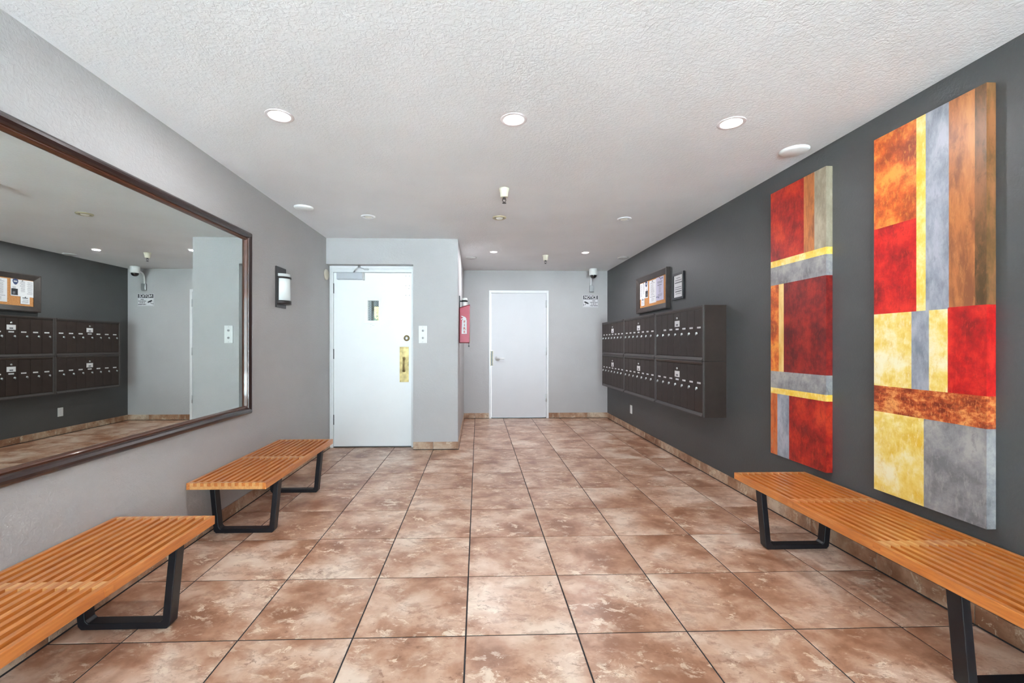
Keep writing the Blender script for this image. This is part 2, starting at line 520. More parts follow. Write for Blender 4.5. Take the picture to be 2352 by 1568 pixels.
for i in range(700):
    p = Vector((random.gauss(0, 1), random.gauss(0, 1), random.gauss(0, 1))).normalized() * random.uniform(0.35, 0.62)
    c = Vector((-2.55, 11.2, 1.42)) + Vector((p.x, p.y * 0.7, p.z * 0.95))
    d = Vector((random.gauss(0, 1), random.gauss(0, 1), random.gauss(0.5, 1))).normalized()
    e = d.orthogonal().normalized()
    l = random.uniform(0.05, 0.09)
    mb.add([c, c + d * l * 0.5 + e * l * 0.22, c + d * l, c + d * l * 0.5 - e * l * 0.22], [(0, 1, 2, 3)])
sh = thing('garden_shrub', (-2.55, 11.2, -0.1), 'green leafy shrub outside the small wired door window', 'shrub')
part('foliage', mb, plain('leaf_green', (0.05, 0.16, 0.09, 1), 0.5, var=0.4, vscale=9), sh)
part('stem', MB().tube([(-2.55, 11.2, -0.1), (-2.53, 11.2, 0.6), (-2.56, 11.2, 1.3)], 0.03), M['board_frame'], sh)

# ------------------------------------------------------------------ doors
# entry door with wired window, set back in the partition
d1 = tag(link('door_1', None, None, ((DX0 + DX1) / 2, DY, 0)), 'white entry door with small wired window and brass pull', None, None, 'structure')
SX0, SX1, SZ1, SY = -1.702, -0.792, 2.064, DY + 0.016
mb = MB()
mb.box(DX0 + 0.001, SX0 - 0.003, DY, 5.36, 0, DZ).box(SX1 + 0.003, DX1 - 0.001, DY, 5.36, 0, DZ).box(SX0 - 0.003, SX1 + 0.003, DY, 5.36, SZ1 + 0.004, DZ - 0.001)
mb.box(SX0 - 0.003, SX0 + 0.014, SY + 0.048, 5.36, 0.01, SZ1 + 0.004).box(SX1 - 0.014, SX1 + 0.003, SY + 0.048, 5.36, 0.01, SZ1 + 0.004)
mb.box(SX0 + 0.014, SX1 - 0.014, SY + 0.048, 5.36, SZ1 - 0.012, SZ1 + 0.004)
fr1 = part('frame', mb, M['white_frame'], d1)
# raised outer moulding of the frame
mb = MB()
mb.box(DX0 + 0.002, DX0 + 0.018, DY - 0.012, DY, 0, DZ - 0.001, 0, 0.003).box(DX1 - 0.018, DX1 - 0.002, DY - 0.012, DY, 0, DZ - 0.001, 0, 0.003)
mb.box(DX0 + 0.018, DX1 - 0.018, DY - 0.012, DY, DZ - 0.036, DZ - 0.001, 0, 0.003)
part('moulding', mb, M['white_frame'], d1)
WX0, WX1, WZ0, WZ1 = -1.303, -1.175, 1.499, 1.736
mb = MB()
mb.box(SX0, WX0, SY, SY + 0.045, 0.012, SZ1).box(WX1, SX1, SY, SY + 0.045, 0.012, SZ1)
mb.box(WX0, WX1, SY, SY + 0.045, 0.012, WZ0).box(WX0, WX1, SY, SY + 0.045, WZ1, SZ1)
part('door_leaf', mb, M['bright_white'], d1)
mb = MB()
fx0, fx1, fz0, fz1 = -1.344, -1.145, 1.470, 1.770
mb.box(fx0, WX0, SY - 0.010, SY, fz0, fz1, 0, 0.002).box(WX1, fx1, SY - 0.010, SY, fz0, fz1, 0, 0.002)
mb.box(WX0, WX1, SY - 0.010, SY, fz0, WZ0, 0, 0.002).box(WX0, WX1, SY - 0.010, SY, WZ1, fz1, 0, 0.002)
part('window_frame', mb, M['bright_white'], d1)
pane = part('pane', MB().box(WX0, WX1, SY + 0.018, SY + 0.024, WZ0, WZ1), M['glass'], d1)
mb = MB()
def clipseg(cx, cz, sx, sz):
    """wire through (cx, cz) with direction (sx, sz) clipped to the pane"""
    t0, t1 = -9.0, 9.0
    for p, s, lo, hi in ((cx, sx, WX0, WX1), (cz, sz, WZ0, WZ1)):
        a, b_ = (lo - p) / s, (hi - p) / s
        t0, t1 = max(t0, min(a, b_)), min(t1, max(a, b_))
    if t1 - t0 > 0.004:
        mb.tube([(cx + sx * t0, SY + 0.021, cz + sz * t0), (cx + sx * t1, SY + 0.021, cz + sz * t1)], 0.0007, 5)
for i in range(-20, 21):
    clipseg((WX0 + WX1) / 2 + i * 0.021, (WZ0 + WZ1) / 2, 0.62, 0.78)
    clipseg((WX0 + WX1) / 2 + i * 0.021, (WZ0 + WZ1) / 2, 0.62, -0.78)
part('wire_mesh', mb, M['steel'], pane)
sg = part('door_sign', MB().box(-1.323, -1.155, SY - 0.003, SY, 1.410, 1.468), M['bright_white'], d1)
mb = MB()
for u, v in ((0.30, 0.75), (0.42, 0.55), (0.30, 0.25), (0.5, 0.5)):
    x, z = -1.323 + 0.168 * u, 1.41 + 0.058 * v
    mb.box(x, x + 0.010, SY - 0.0034, SY - 0.003, z, z + 0.003)
part('print', mb, M['grille'], sg)
# push/pull plate with brass grip
pl = part('pull_plate', MB().box(-0.929, -0.822, SY - 0.004, SY, 0.770, 1.189, 0, 0.001), M['brass'], d1)
part('grip', MB().tube([(-0.878, SY - 0.004, 1.052), (-0.878, SY - 0.030, 1.046), (-0.878, SY - 0.046, 1.02), (-0.878, SY - 0.050, 0.98),
                        (-0.878, SY - 0.046, 0.935), (-0.878, SY - 0.030, 0.912), (-0.878, SY - 0.004, 0.906)], 0.0095, 12), M['brass'], pl)
mb = MB()
for z in (1.052, 0.906): mb.lathe([(0.020, SY - 0.004), (0.017, SY - 0.008), (0, SY - 0.008)], (-0.878, 0, z), 'y', 20)
for x in (-0.917, -0.834):
    for z in (0.785, 0.975, 1.174): mb.lathe([(0.006, SY - 0.004), (0.004, SY - 0.007), (0, SY - 0.007)], (x, 0, z), 'y', 10)
part('screw_rosette', mb, M['brass'], pl)
db = part('deadbolt', MB().lathe([(0.036, SY), (0.034, SY - 0.014), (0.022, SY - 0.020), (0, SY - 0.020)], (-0.846, 0, 1.291), 'y', 28), M['brass'], d1)
part('keyway', MB().lathe([(0.020, SY - 0.0205), (0.018, SY - 0.024), (0, SY - 0.024)], (-0.846, 0, 1.291), 'y', 20).box(-0.8485, -0.8435, SY - 0.026, SY - 0.0235, 1.279, 1.298), M['steel'], db)
gp = part('latch_guard', MB().box(-0.845, -0.778, SY - 0.004, SY - 0.001, 1.215, 1.375, 0, 0.001), M['bright_white'], d1)
mb = MB()
for x, z in ((-0.855, 2.03), (-0.812, 2.03), (-0.855, 1.915), (-0.812, 1.915), (-0.820, 1.88), (-0.855, 1.80), (-0.812, 1.80), (-0.83, 1.36), (-0.83, 1.23), (-0.80, 1.36), (-0.80, 1.23)):
    mb.lathe([(0.005, SY), (0.004, SY - 0.003), (0, SY - 0.003)], (x, 0, z), 'y', 8)
part('patch_screw', mb, M['grille'], d1)
for z0 in (1.820, 1.046, 0.270):
    h = part('hinge', MB().lathe([(0, z0), (0.0075, z0), (0.0075, z0 + 0.117), (0, z0 + 0.117)], (-1.7045, SY - 0.007, 0), 'z', 12).box(-1.716, -1.704, SY - 0.004, SY, z0, z0 + 0.117), M['dark_steel'], d1)
cl = part('closer_body', MB().box(-1.655, -1.352, SY - 0.055, SY, 1.978, 2.062, 0, 0.008), M['silver_cover'], d1)
part('end_cap', MB().box(-1.356, -1.338, SY - 0.058, SY, 1.974, 2.058, 0, 0.004), M['grille'], cl)
mb = MB()
mb.tube([(-1.46, SY - 0.03, 2.066), (-1.44, SY - 0.06, 2.085), (-1.385, SY - 0.075, 2.125)], 0.008, 8)
mb.tube([(-1.385, SY - 0.075, 2.118), (-1.345, SY - 0.03, 2.106), (-1.315, DY - 0.002, 2.100)], 0.007, 8)
mb.lathe([(0, 2.108), (0.014, 2.108), (0.014, 2.135), (0, 2.135)], (-1.385, SY - 0.075, 0), 'z', 14)
mb.box(-1.34, -1.29, DY - 0.020, DY - 0.0005, 2.092, 2.112)
part('closer_arm', mb, M['steel'], cl)
part('threshold', MB().box(SX0, SX1, SY - 0.01, 5.36, 0.001, 0.010), M['dark_steel'], d1)

# plain door in the back wall
d2 = tag(link('door_2', None, None, (0.67, YB, 0)), 'plain white door in the back wall with steel lever', None, None, 'structure')
fw = 0.040
mb = MB()
mb.box(b2x0, b2x0 + fw, YB - 0.012, YB + 0.12, 0, b2z, 0, 0.003).box(b2x1 - fw, b2x1, YB - 0.012, YB + 0.12, 0, b2z, 0, 0.003)
mb.box(b2x0 + fw, b2x1 - fw, YB - 0.012, YB + 0.12, b2z - fw, b2z, 0, 0.003)
mb.box(b2x0 + fw, b2x0 + fw + 0.016, YB + 0.046, YB + 0.12, 0.014, b2z - fw).box(b2x1 - fw - 0.016, b2x1 - fw, YB + 0.046, YB + 0.12, 0.014, b2z - fw)
mb.box(b2x0 + fw + 0.016, b2x1 - fw - 0.016, YB + 0.046, YB + 0.12, b2z - fw - 0.016, b2z - fw)
part('frame', mb, M['white_frame'], d2)
LY = YB - 0.004
part('door_leaf', MB().box(b2x0 + fw + 0.003, b2x1 - fw - 0.003, LY, LY + 0.045, 0.018, b2z - fw - 0.004), M['soft_white'], d2)
lv = part('lever_rose', MB().lathe([(0.043, LY), (0.040, LY - 0.010), (0.014, LY - 0.014), (0.014, LY - 0.045), (0, LY - 0.045)], (0.322, 0, 0.990), 'y', 24), M['lever_steel'], d2)
part('lever', MB().tube([(0.322, LY - 0.045, 0.990), (0.36, LY - 0.048, 0.990), (0.42, LY - 0.046, 0.988), (0.432, LY - 0.044, 0.988)], 0.012, 10), M['lever_steel'], lv)
gd = part('latch_guard', MB().box(0.188, 0.252, LY - 0.014, LY - 0.010, 0.858, 1.122, 0, 0.001), M['lever_steel'], d2)
part('guard_edge', MB().box(0.214, 0.236, LY - 0.030, LY - 0.014, 0.872, 1.108, 0, 0.002), M['dark_steel'], gd)
part('brass_strip', MB().box(0.204, 0.212, LY - 0.024, LY - 0.014, 0.866, 1.114, 0, 0.001).box(0.238, 0.247, LY - 0.018, LY - 0.014, 0.866, 1.114, 0, 0.001), M['brass'], gd)
for z0 in (1.828, 1.045, 0.277):
    part('hinge', MB().lathe([(0, z0), (0.008, z0), (0.008, z0 + 0.122), (0, z0 + 0.122)], (1.128, YB - 0.017, 0), 'z', 12).box(1.112, 1.128, LY - 0.003, LY, z0, z0 + 0.122), M['steel'], d2)
part('threshold', MB().box(b2x0 + fw, b2x1 - fw, LY, YB + 0.12, 0.001, 0.014), M['dark_steel'], d2)

# ------------------------------------------------------------------ wall mirror
MY0, MY1, MZ0, MZ1 = 0.62, 3.390, 0.690, 2.058
mir = thing('wall_mirror', (XL, (MY0 + MY1) / 2, MZ0), 'large wall mirror in dark mahogany frame above the slatted benches', 'mirror')
FWD = 0.066
prof = [(0.0, 0.0), (0.0, 0.020), (0.006, 0.030), (0.016, 0.038), (0.028, 0.040), (0.040, 0.034), (0.047, 0.026)]   # (inset from outer edge, height off wall)
lip = [(0.047, 0.026), (0.049, 0.020), (0.055, 0.022), (0.060, 0.020), (0.066, 0.008), (0.066, 0.003)]
def frame_ring(pr):
    mb = MB()
    rings = []
    for i, h in pr:
        rings.append([(XL + 0.0005 + h, y, z) for y, z in ((MY0 + i, MZ0 + i), (MY1 - i, MZ0 + i), (MY1 - i, MZ1 - i), (MY0 + i, MZ1 - i))])
    vs = [p for r in rings for p in r]
    fs = []
    for j in range(len(rings) - 1):
        for i in range(4):
            k = (i + 1) % 4
            fs.append((j * 4 + i, j * 4 + k, (j + 1) * 4 + k, (j + 1) * 4 + i))
    return mb.add(vs, fs)
part('frame', frame_ring(prof), M['mahogany'], mir)
part('inner_lip', frame_ring(lip), M['mahogany_lip'], mir)
part('mirror_glass', MB().box(XL + 0.001, XL + 0.005, MY0 + 0.05, MY1 - 0.05, MZ0 + 0.05, MZ1 - 0.05), M['mirror'], mir)

# ------------------------------------------------------------------ slatted benches
BZ, BTH, BW = 0.385, 0.040, 0.468
NS, SWD = 12, 0.0205
PIT = (BW - SWD) / (NS - 1)
def bench(L, ncross, loc, label, leg_inset):
    root = thing('slatted_bench', (0, 0, 0), label, 'bench', 'slatted benches along the walls')
    ends = [(-L / 2, -L / 2 + 0.022), (L / 2 - 0.022, L / 2)]
    mids = []
    for i in range(ncross):
        c = -L / 2 + L * (i + 1) / (ncross + 1)
        mids.append((c - 0.021, c + 0.021))
    bars = ends + mids
    nz = BZ - BTH + 0.019
    def slat_mesh(notch):
        a, z0, z1 = -L / 2, BZ - BTH, BZ
        if not notch:
            return MB().box(-SWD / 2, SWD / 2, -L / 2, L / 2, z0, z1, 0, 0.0016).mesh('slat', M['wood'])
        pts = [(-L / 2, z1), (-L / 2, nz)]
        pts += [(ends[0][1], nz), (ends[0][1], z0)]
        for c0, c1 in sorted(mids):
            pts += [(c0, z0), (c0, nz), (c1, nz), (c1, z0)]
        pts += [(ends[1][0], z0), (ends[1][0], nz), (L / 2, nz), (L / 2, z1)]
        return MB().prism(pts, -SWD / 2, SWD / 2, 'x').mesh('slat', M['wood'])
    inner, outer = slat_mesh(True), slat_mesh(False)
    for i in range(NS):
        x = -BW / 2 + SWD / 2 + i * PIT
        link('slat', outer if i in (0, NS - 1) else inner, root, (x, 0, 0))
    for j, (c0, c1) in enumerate(bars):
        mb = MB()
        mb.box(-BW / 2 + SWD, BW / 2 - SWD, c0 + 0.0005, c1 - 0.0005, BZ - BTH + 0.0005, nz - 0.0003)
        for i in range(NS - 1):
            x0 = -BW / 2 + SWD + i * PIT
            mb.box(x0, x0 + PIT - SWD, c0 + 0.0005, c1 - 0.0005, nz - 0.0003, BZ - 0.0006)
        bar = link('end_rail' if j < 2 else 'cross_rail', mb.mesh('rail', M['wood_end']), root)
        if j >= 2:
            for s in (-1, 1):
                x = s * BW / 2
                link('tenon', MB().box(min(x, x + s * 0.0012), max(x, x + s * 0.0012), c0 + 0.004, c1 - 0.004, BZ - BTH + 0.006, BZ - 0.008).mesh('tenon', M['wood']), bar)
    # trapezoid leg hoops
    zt, th, dp = BZ - BTH, 0.027, 0.052
    wb, wt = 0.190, 0.222
    for s in (-1, 1):
        yc = s * (L / 2 - leg_inset)
        def X(z): return wb + (wt - wb) * z / zt
        o = [(-X(zt), zt), (-X(0.014), 0.014), (-wb + 0.012, 0.0), (wb - 0.012, 0.0), (X(0.014), 0.014), (X(zt), zt)]
        q = [(X(zt) - th * 1.2, zt), (X(th) - th * 1.2, th + 0.012), (X(th) - th * 1.2 - 0.012, th), (-X(th) + th * 1.2 + 0.012, th), (-X(th) + th * 1.2, th + 0.012), (-X(zt) + th * 1.2, zt)]
        poly = o + q
        mb = MB()
        n = len(poly)
        ya, yb_ = yc - dp / 2, yc + dp / 2
        strips = [(0, 1, 10, 11), (1, 2, 9, 10), (2, 3, 8, 9), (3, 4, 7, 8), (4, 5, 6, 7)]
        vs = [(p[0], ya, p[1]) for p in poly] + [(p[0], yb_, p[1]) for p in poly]
        fs = [t for t in strips] + [tuple(i + n for i in reversed(t)) for t in strips]
        fs += [(i, (i + 1) % n, (i + 1) % n + n, i + n) for i in range(n)]
        mb.add(vs, fs)
        lg = link('leg_frame', mb.mesh('leg_frame', M['black']), root)
        bv = lg.modifiers.new('soft_edges', 'BEVEL'); bv.width = 0.003; bv.segments = 2; bv.limit_method = 'ANGLE'
    root.location = loc
    return root
bench(1.22, 1, (-1.506, 3.280, 0), 'honey wood slatted bench in the corner nearer the white entry door', 0.225)
bench(1.22, 1, (-1.506, 1.552, 0), 'honey wood slatted bench wholly under the big mirror, away from the entry door', 0.225)
bench(1.524, 2, (1.893, 2.030, 0), 'longest honey wood slatted bench under the two abstract paintings', 0.225)

# ------------------------------------------------------------------ mailboxes
MX, MYS, MZB, MZM, MZT = 1.95, 3.734, 0.578, 1.068, 1.558
UW = (6.835 - MYS) / 3
place_words = ['beside the framed notice end of the wall', 'in the middle of the bank', 'beside the back wall']
DP = 0.1410
lbl_mesh = lock_mesh = None
def mailbox(u, row):
    y0 = MYS + u * UW; y1 = y0 + UW
    z0, z1 = (MZM, MZT) if row else (MZB, MZM)
    root = thing('mailbox_unit', (XR, (y0 + y1) / 2, z0),
                 '%s dark brown mailbox unit, %s' % (('upper' if row else 'lower'), ['the one towards the paintings', 'the middle one of its row', 'the one next to the back wall'][u]),
                 'mailbox', 'wall-mounted mailbox units')
    # cabinet: sides, back box and face frame
    g = 0.0015
    mb = MB()
    mb.box(MX + 0.012, XR - 0.0005, y0 + g, y1 - g, z0 + g, z1 - g)
    part('cabinet_body', mb, M['mail'], root)
    mb = MB()
    fb, ft, fs_ = 0.036, 0.034, 0.024
    if row: fb = 0.036
    mb.box(MX, MX + 0.012, y0 + g, y0 + fs_, z0 + g, z1 - g, 0, 0.002).box(MX, MX + 0.012, y1 - fs_, y1 - g, z0 + g, z1 - g, 0, 0.002)
    mb.prism([(MX - 0.006, z1 - g), (MX - 0.006, z1 - 0.012), (MX + 0.008, z1 - ft), (MX + 0.012, z1 - ft), (MX + 0.012, z1 - g)], y0 + fs_, y1 - fs_, 'y')
    mb.prism([(MX - 0.006, z0 + g), (MX - 0.006, z0 + 0.010), (MX + 0.008, z0 + fb), (MX + 0.012, z0 + fb), (MX + 0.012, z0 + g)], y0 + fs_, y1 - fs_, 'y')
    part('face_frame', mb, M['mail_frame'], root)
    if u == 2 and row:
        part('end_latch', MB().box(2.00, 2.05, y1 - g, y1 + 0.032, 1.16, 1.30, 0, 0.003), M['black'], root)
    dz0, dz1 = z0 + fb + 0.002, z1 - ft - 0.002
    ys = y0 + (UW - 7 * DP) / 2
    zl = z0 + 0.296            # label height
    for k in range(7):
        a, b_ = ys + k * DP + 0.0012, ys + (k + 1) * DP - 0.0012
        d = part('door', MB().box(MX + 0.003, MX + 0.012, a, b_, dz0, dz1, 0, 0.0012), M['mail'], root)
        yc = (a + b_) / 2 - 0.008
        if not (row and u == 0 and k == 6):
            part('name_label', MB().box(MX + 0.0015, MX + 0.003, yc - 0.030, yc + 0.030, zl - 0.0075, zl + 0.0075)
                 .box(MX + 0.001, MX + 0.0015, yc - 0.020, yc + 0.020, zl - 0.0025, zl + 0.003, 1), [M['paper'], M['grille']], d)
        part('lock', MB().lathe([(0.012, MX + 0.003), (0.011, MX - 0.004), (0.007, MX - 0.006), (0, MX - 0.006)], (0, yc + 0.038, zl - 0.050), 'x', 12)
             .box(MX - 0.010, MX - 0.005, yc + 0.036, yc + 0.040, zl - 0.066, zl - 0.046), M['steel'], d)
        if k == 3:
            part('master_plate', MB().box(MX + 0.001, MX + 0.003, yc - 0.050, yc + 0.050, zl + 0.024, zl + 0.082)
                 .box(MX + 0.0005, MX + 0.001, yc - 0.02, yc + 0.02, zl + 0.034, zl + 0.050, 1), [M['paper'], M['ink']], d)
            part('master_lock', MB().lathe([(0.011, MX + 0.003), (0.010, MX - 0.004), (0, MX - 0.005)], (0, yc, zl + 0.107), 'x', 12), M['steel'], d)
for u in range(3):
    for row in (0, 1):
        mailbox(u, row)

# ------------------------------------------------------------------ notice board, papers and framed notice
CY0, CY1, CZ0, CZ1 = 4.848, 5.790, 1.622, 2.088
bd = thing('notice_board', (XR, (CY0 + CY1) / 2, CZ0), 'cork notice board in wide espresso frame above the mailboxes', 'notice board')
fi = 0.070
rings = []
for i, h in ((0, 0.0005), (0, 0.044), (0.012, 0.048), (fi, 0.022), (fi, 0.010)):
    rings.append([(XR - h, y, z) for y, z in ((CY0 + i, CZ0 + i), (CY1 - i, CZ0 + i), (CY1 - i, CZ1 - i), (CY0 + i, CZ1 - i))])
mb = MB()
mb.add([p for r in rings for p in r], [(j * 4 + i, j * 4 + (i + 1) % 4, (j + 1) * 4 + (i + 1) % 4, (j + 1) * 4 + i) for j in range(4) for i in range(4)])
part('frame', mb, M['board_frame'], bd)
part('cork_panel', MB().box(XR - 0.014, XR - 0.001, CY0 + 0.06, CY1 - 0.06, CZ0 + 0.06, CZ1 - 0.06), M['cork'], bd)
PX_ = XR - 0.0142
def paper(name, y0, y1, z0, z1, mat, label, lines, lift=0.0, extra=None):
    x = PX_ - lift
    root = thing(name, (x, (y0 + y1) / 2, z0), label, 'paper', 'papers pinned on the notice board')
    part('sheet', MB().box(x - 0.0009, x, y0, y1, z0, z1), mat, root)
    xf = x - 0.0013
    mb = MB()
    for (u0, u1, v, h) in lines:        # u from the reader's left to right
        mb.box(xf, xf + 0.0003, y1 - (y1 - y0) * u1, y1 - (y1 - y0) * u0, z0 + (z1 - z0) * v - h / 2, z0 + (z1 - z0) * v + h / 2)
    if lines: part('print', mb, M['ink'], root)
    if extra: extra(root, xf, y0, y1, z0, z1)
    part('pin', MB().lathe([(0.005, x - 0.001), (0.004, x - 0.008), (0, x - 0.009)], (0, (y0 + y1) / 2, z1 - 0.01), 'x', 10), M['black_ink'], root)
    return root
def lines_block(u0, u1, vs):
    return [(u0, u0 + (u1 - u0) * random.uniform(0.72, 1.0), v, 0.0035) for v in vs]
def badge(root, x, y0, y1, z0, z1):
    cy, cz = 5.502, 1.982
    poly = [(cy - 0.030, cz + 0.028), (cy, cz + 0.036), (cy + 0.030, cz + 0.028), (cy + 0.034, cz - 0.002), (cy + 0.018, cz - 0.030), (cy, cz - 0.040), (cy - 0.018, cz - 0.030), (cy - 0.034, cz - 0.002)]
    e = part('emblem', MB().prism(poly, x, x + 0.0003, 'x'), M['navy_ink'], root)
    part('emblem_band', MB().box(x - 0.0003, x, cy - 0.020, cy + 0.020, cz - 0.006, cz + 0.010), M['grille'], e)
    part('picture', MB().box(x, x + 0.0003, 5.455, 5.530, 1.818, 1.895).box(x - 0.0003, x, 5.47, 5.50, 1.83, 1.86, 1), [M['black_ink'], M['ink']], root)
paper('notice_sheet', 5.448, 5.718, 1.806, 2.010, M['paper'], 'white sheet with dark badge emblem pinned on the cork board', lines_block(0.04, 0.32, [0.9 - 0.06 * i for i in range(13)]) + lines_block(0.38, 0.62, [0.9 - 0.06 * i for i in range(11)]) + lines_block(0.78, 0.96, [0.55, 0.5, 0.45]), 0.002, badge)
paper('small_card', 5.560, 5.670, 1.716, 1.812, M['paper'], 'small white card pinned under the sheet with the badge', [(0.2, 0.8, 0.78, 0.012)] + lines_block(0.15, 0.9, [0.55, 0.42, 0.3, 0.18]), 0.0035)
paper('typed_sheet', 5.200, 5.410, 1.725, 2.004, M['paper'], 'plain white typed sheet in the middle of the cork board', [(0.3, 0.6, 0.93, 0.006), (0.15, 0.8, 0.87, 0.005)] + lines_block(0.2, 0.75, [0.8 - 0.045 * i for i in range(11)]) + [(0.1, 0.85, 0.27, 0.005)] + lines_block(0.3, 0.7, [0.2, 0.15, 0.1]))
def corner_art(root, x, y0, y1, z0, z1):
    mb = MB()
    for cy, cz in ((y0 + 0.035, z1 - 0.03), (y0 + 0.075, z1 - 0.035), (y1 - 0.025, z0 + 0.035), (y1 - 0.07, z0 + 0.028)):
        for a in range(5):
            t = 0.5 + a * 0.5
            p = Vector((0, math.cos(t), math.sin(t))); n = Vector((0, -p.z, p.y)) * 0.003
            c = Vector((x, cy, cz))
            mb.add([c - n, c + n, c + p * 0.026 + n * 0.4, c + p * 0.026 - n * 0.4], [(0, 1, 2, 3)])
    part('corner_decoration', mb, M['navy_ink'], root)
paper('flyer', 4.985, 5.196, 1.736, 2.011, M['lavender'], 'lavender flyer with navy corner decorations on the cork board', [(0.15, 0.85, 0.80, 0.006), (0.2, 0.8, 0.75, 0.006), (0.2, 0.75, 0.66, 0.008)] + lines_block(0.35, 0.7, [0.6 - 0.05 * i for i in range(6)]) + lines_block(0.25, 0.85, [0.27, 0.23, 0.19]), 0.001, corner_art)

fn = thing('framed_notice', (XR, 4.632, 1.697), 'small black-framed white notice hanging beside the cork board', 'picture frame')
mb = MB()
y0, y1, z0, z1, w = 4.502, 4.762, 1.697, 1.985, 0.026
mb.box(XR - 0.018, XR - 0.0005, y0, y1, z0, z0 + w, 0, 0.002).box(XR - 0.018, XR - 0.0005, y0, y1, z1 - w, z1, 0, 0.002)
mb.box(XR - 0.018, XR - 0.0005, y0, y0 + w, z0 + w, z1 - w, 0, 0.002).box(XR - 0.018, XR - 0.0005, y1 - w, y1, z0 + w, z1 - w, 0, 0.002)
part('frame', mb, M['black'], fn)
pp = part('notice_paper', MB().box(XR - 0.008, XR - 0.001, y0 + w, y1 - w, z0 + w, z1 - w), M['paper'], fn)
mb = MB()
for u, v, h in ((0.45, 0.87, 0.006), (0.7, 0.77, 0.007), (0.8, 0.66, 0.011), (0.7, 0.45, 0.007), (0.75, 0.36, 0.007), (0.7, 0.26, 0.012), (0.6, 0.16, 0.006)):
    W_ = (y1 - y0 - 2 * w) * u * 0.5
    zc = z0 + w + (z1 - z0 - 2 * w) * v
    mb.box(XR - 0.0084, XR - 0.008, 4.632 - W_, 4.632 + W_, zc - h / 2, zc + h / 2)
part('print', mb, M['ink'], pp)

# ------------------------------------------------------------------ abstract paintings
S = srgb
PM = {
 'red1': paint('oil_red', S(120, 18, 14), S(168, 30, 20), S(206, 62, 30), 6),
 'maroon': paint('oil_maroon', S(84, 14, 14), S(120, 22, 18), S(160, 40, 26), 6),
 'red2': paint('oil_bright_red', S(134, 20, 18), S(188, 22, 20), S(222, 48, 34), 6),
 'orange': paint('oil_orange', S(150, 62, 24), S(206, 92, 34), S(234, 150, 62), 7),
 'orange_v': paint('oil_orange_streaked', S(160, 70, 34), S(210, 104, 44), S(190, 130, 90), 5, (3, 3, 0.7)),
 'brown': paint('oil_ochre_brown', S(140, 84, 52), S(182, 110, 62), S(204, 134, 76), 4, (3, 3, 0.6)),
 'olive': paint('oil_olive', S(84, 62, 34), S(120, 82, 48), S(150, 96, 60), 4, (3, 3, 0.7)),
 'khaki': paint('oil_warm_gray', S(132, 122, 104), S(152, 142, 122), S(172, 160, 140), 5, (2, 2, 0.8)),
 'gray': paint('oil_gray', S(112, 110, 112), S(140, 138, 140), S(168, 164, 160), 6),
 'bluegray': paint('oil_blue_gray', S(118, 124, 134), S(146, 150, 160), S(172, 172, 182), 5, (2, 2, 0.8)),
 'yellow': paint('oil_yellow', S(228, 180, 46), S(238, 200, 92), S(244, 224, 160), 6),
 'yellow2': paint('oil_pale_yellow', S(222, 176, 52), S(234, 206, 116), S(240, 228, 190), 5),
 'cream': paint('oil_cream', S(214, 160, 76), S(226, 184, 110), S(234, 200, 130), 5, (2, 2, 0.6)),
 'burnt': paint('oil_burnt_orange', S(130, 48, 24), S(186, 82, 36), S(226, 150, 84), 15, (1, 1, 1.7)),
}
def painting(name, y0, y1, z0, z1, regions, label):
    d, r = 0.040, XR - 0.0008
    root = thing(name, (XR, (y0 + y1) / 2, z0), label, 'painting', 'tall abstract canvases on the charcoal wall')
    part('canvas', MB().box(r - d + 0.001, r, y0 + 0.001, y1 - 0.001, z0 + 0.001, z1 - 0.001), M['paper'], root)
    xf = r - d
    rnd = random.Random(3)
    for ya, yb_, za, zb, key in regions:
        mb = MB()
        ny, nz_ = 6, 10
        vs, fs = [], []
        for i in range(ny + 1):
            for j in range(nz_ + 1):
                vs.append((xf, ya + (yb_ - ya) * i / ny, za + (zb - za) * j / nz_))
        for i in range(ny):
            for j in range(nz_):
                a = i * (nz_ + 1) + j
                fs.append((a, a + 1, a + nz_ + 2, a + nz_ + 1))
        mb.add(vs, fs)
        # paint wraps round the canvas edges
        if abs(ya - y0) < 1e-6: mb.add([(xf, y0, za), (r, y0, za), (r, y0, zb), (xf, y0, zb)], [(0, 1, 2, 3)])
        if abs(yb_ - y1) < 1e-6: mb.add([(xf, y1, za), (r, y1, za), (r, y1, zb), (xf, y1, zb)], [(0, 1, 2, 3)])
        if abs(za - z0) < 1e-6: mb.add([(xf, ya, z0), (r, ya, z0), (r, yb_, z0), (xf, yb_, z0)], [(0, 1, 2, 3)])
        if abs(zb - z1) < 1e-6: mb.add([(xf, ya, z1), (r, ya, z1), (r, yb_, z1), (xf, yb_, z1)], [(0, 1, 2, 3)])
        part('painted_field', mb, PM[key], root)
A0, A1, B0, B1 = 2.597, 3.100, 0.434, 2.296
painting('abstract_painting', A0, A1, B0, B1, [
    (2.779, A1, 1.806, B1, 'red1'), (2.690, 2.779, 1.806, B1, 'brown'), (A0, 2.690, 1.806, B1, 'khaki'),
    (A0, A1, 1.762, 1.806, 'yellow'), (A0, A1, 1.634, 1.762, 'gray'),
    (3.016, A1, 1.024, 1.634, 'orange'), (2.966, 3.016, 1.024, 1.634, 'cream'), (A0, 2.966, 1.024, 1.634, 'maroon'),
    (A0, A1, 0.906, 1.024, 'gray'), (A0, A1, 0.866, 0.906, 'yellow'),
    (3.030, A1, B0, 0.866, 'orange_v'), (2.914, 3.030, B0, 0.866, 'bluegray'), (A0, 2.914, B0, 0.866, 'red1')],
    'tall abstract canvas with maroon square and cream stripe, nearer the mailboxes')
A0, A1, B0, B1 = 1.757, 2.275, 0.444, 2.300
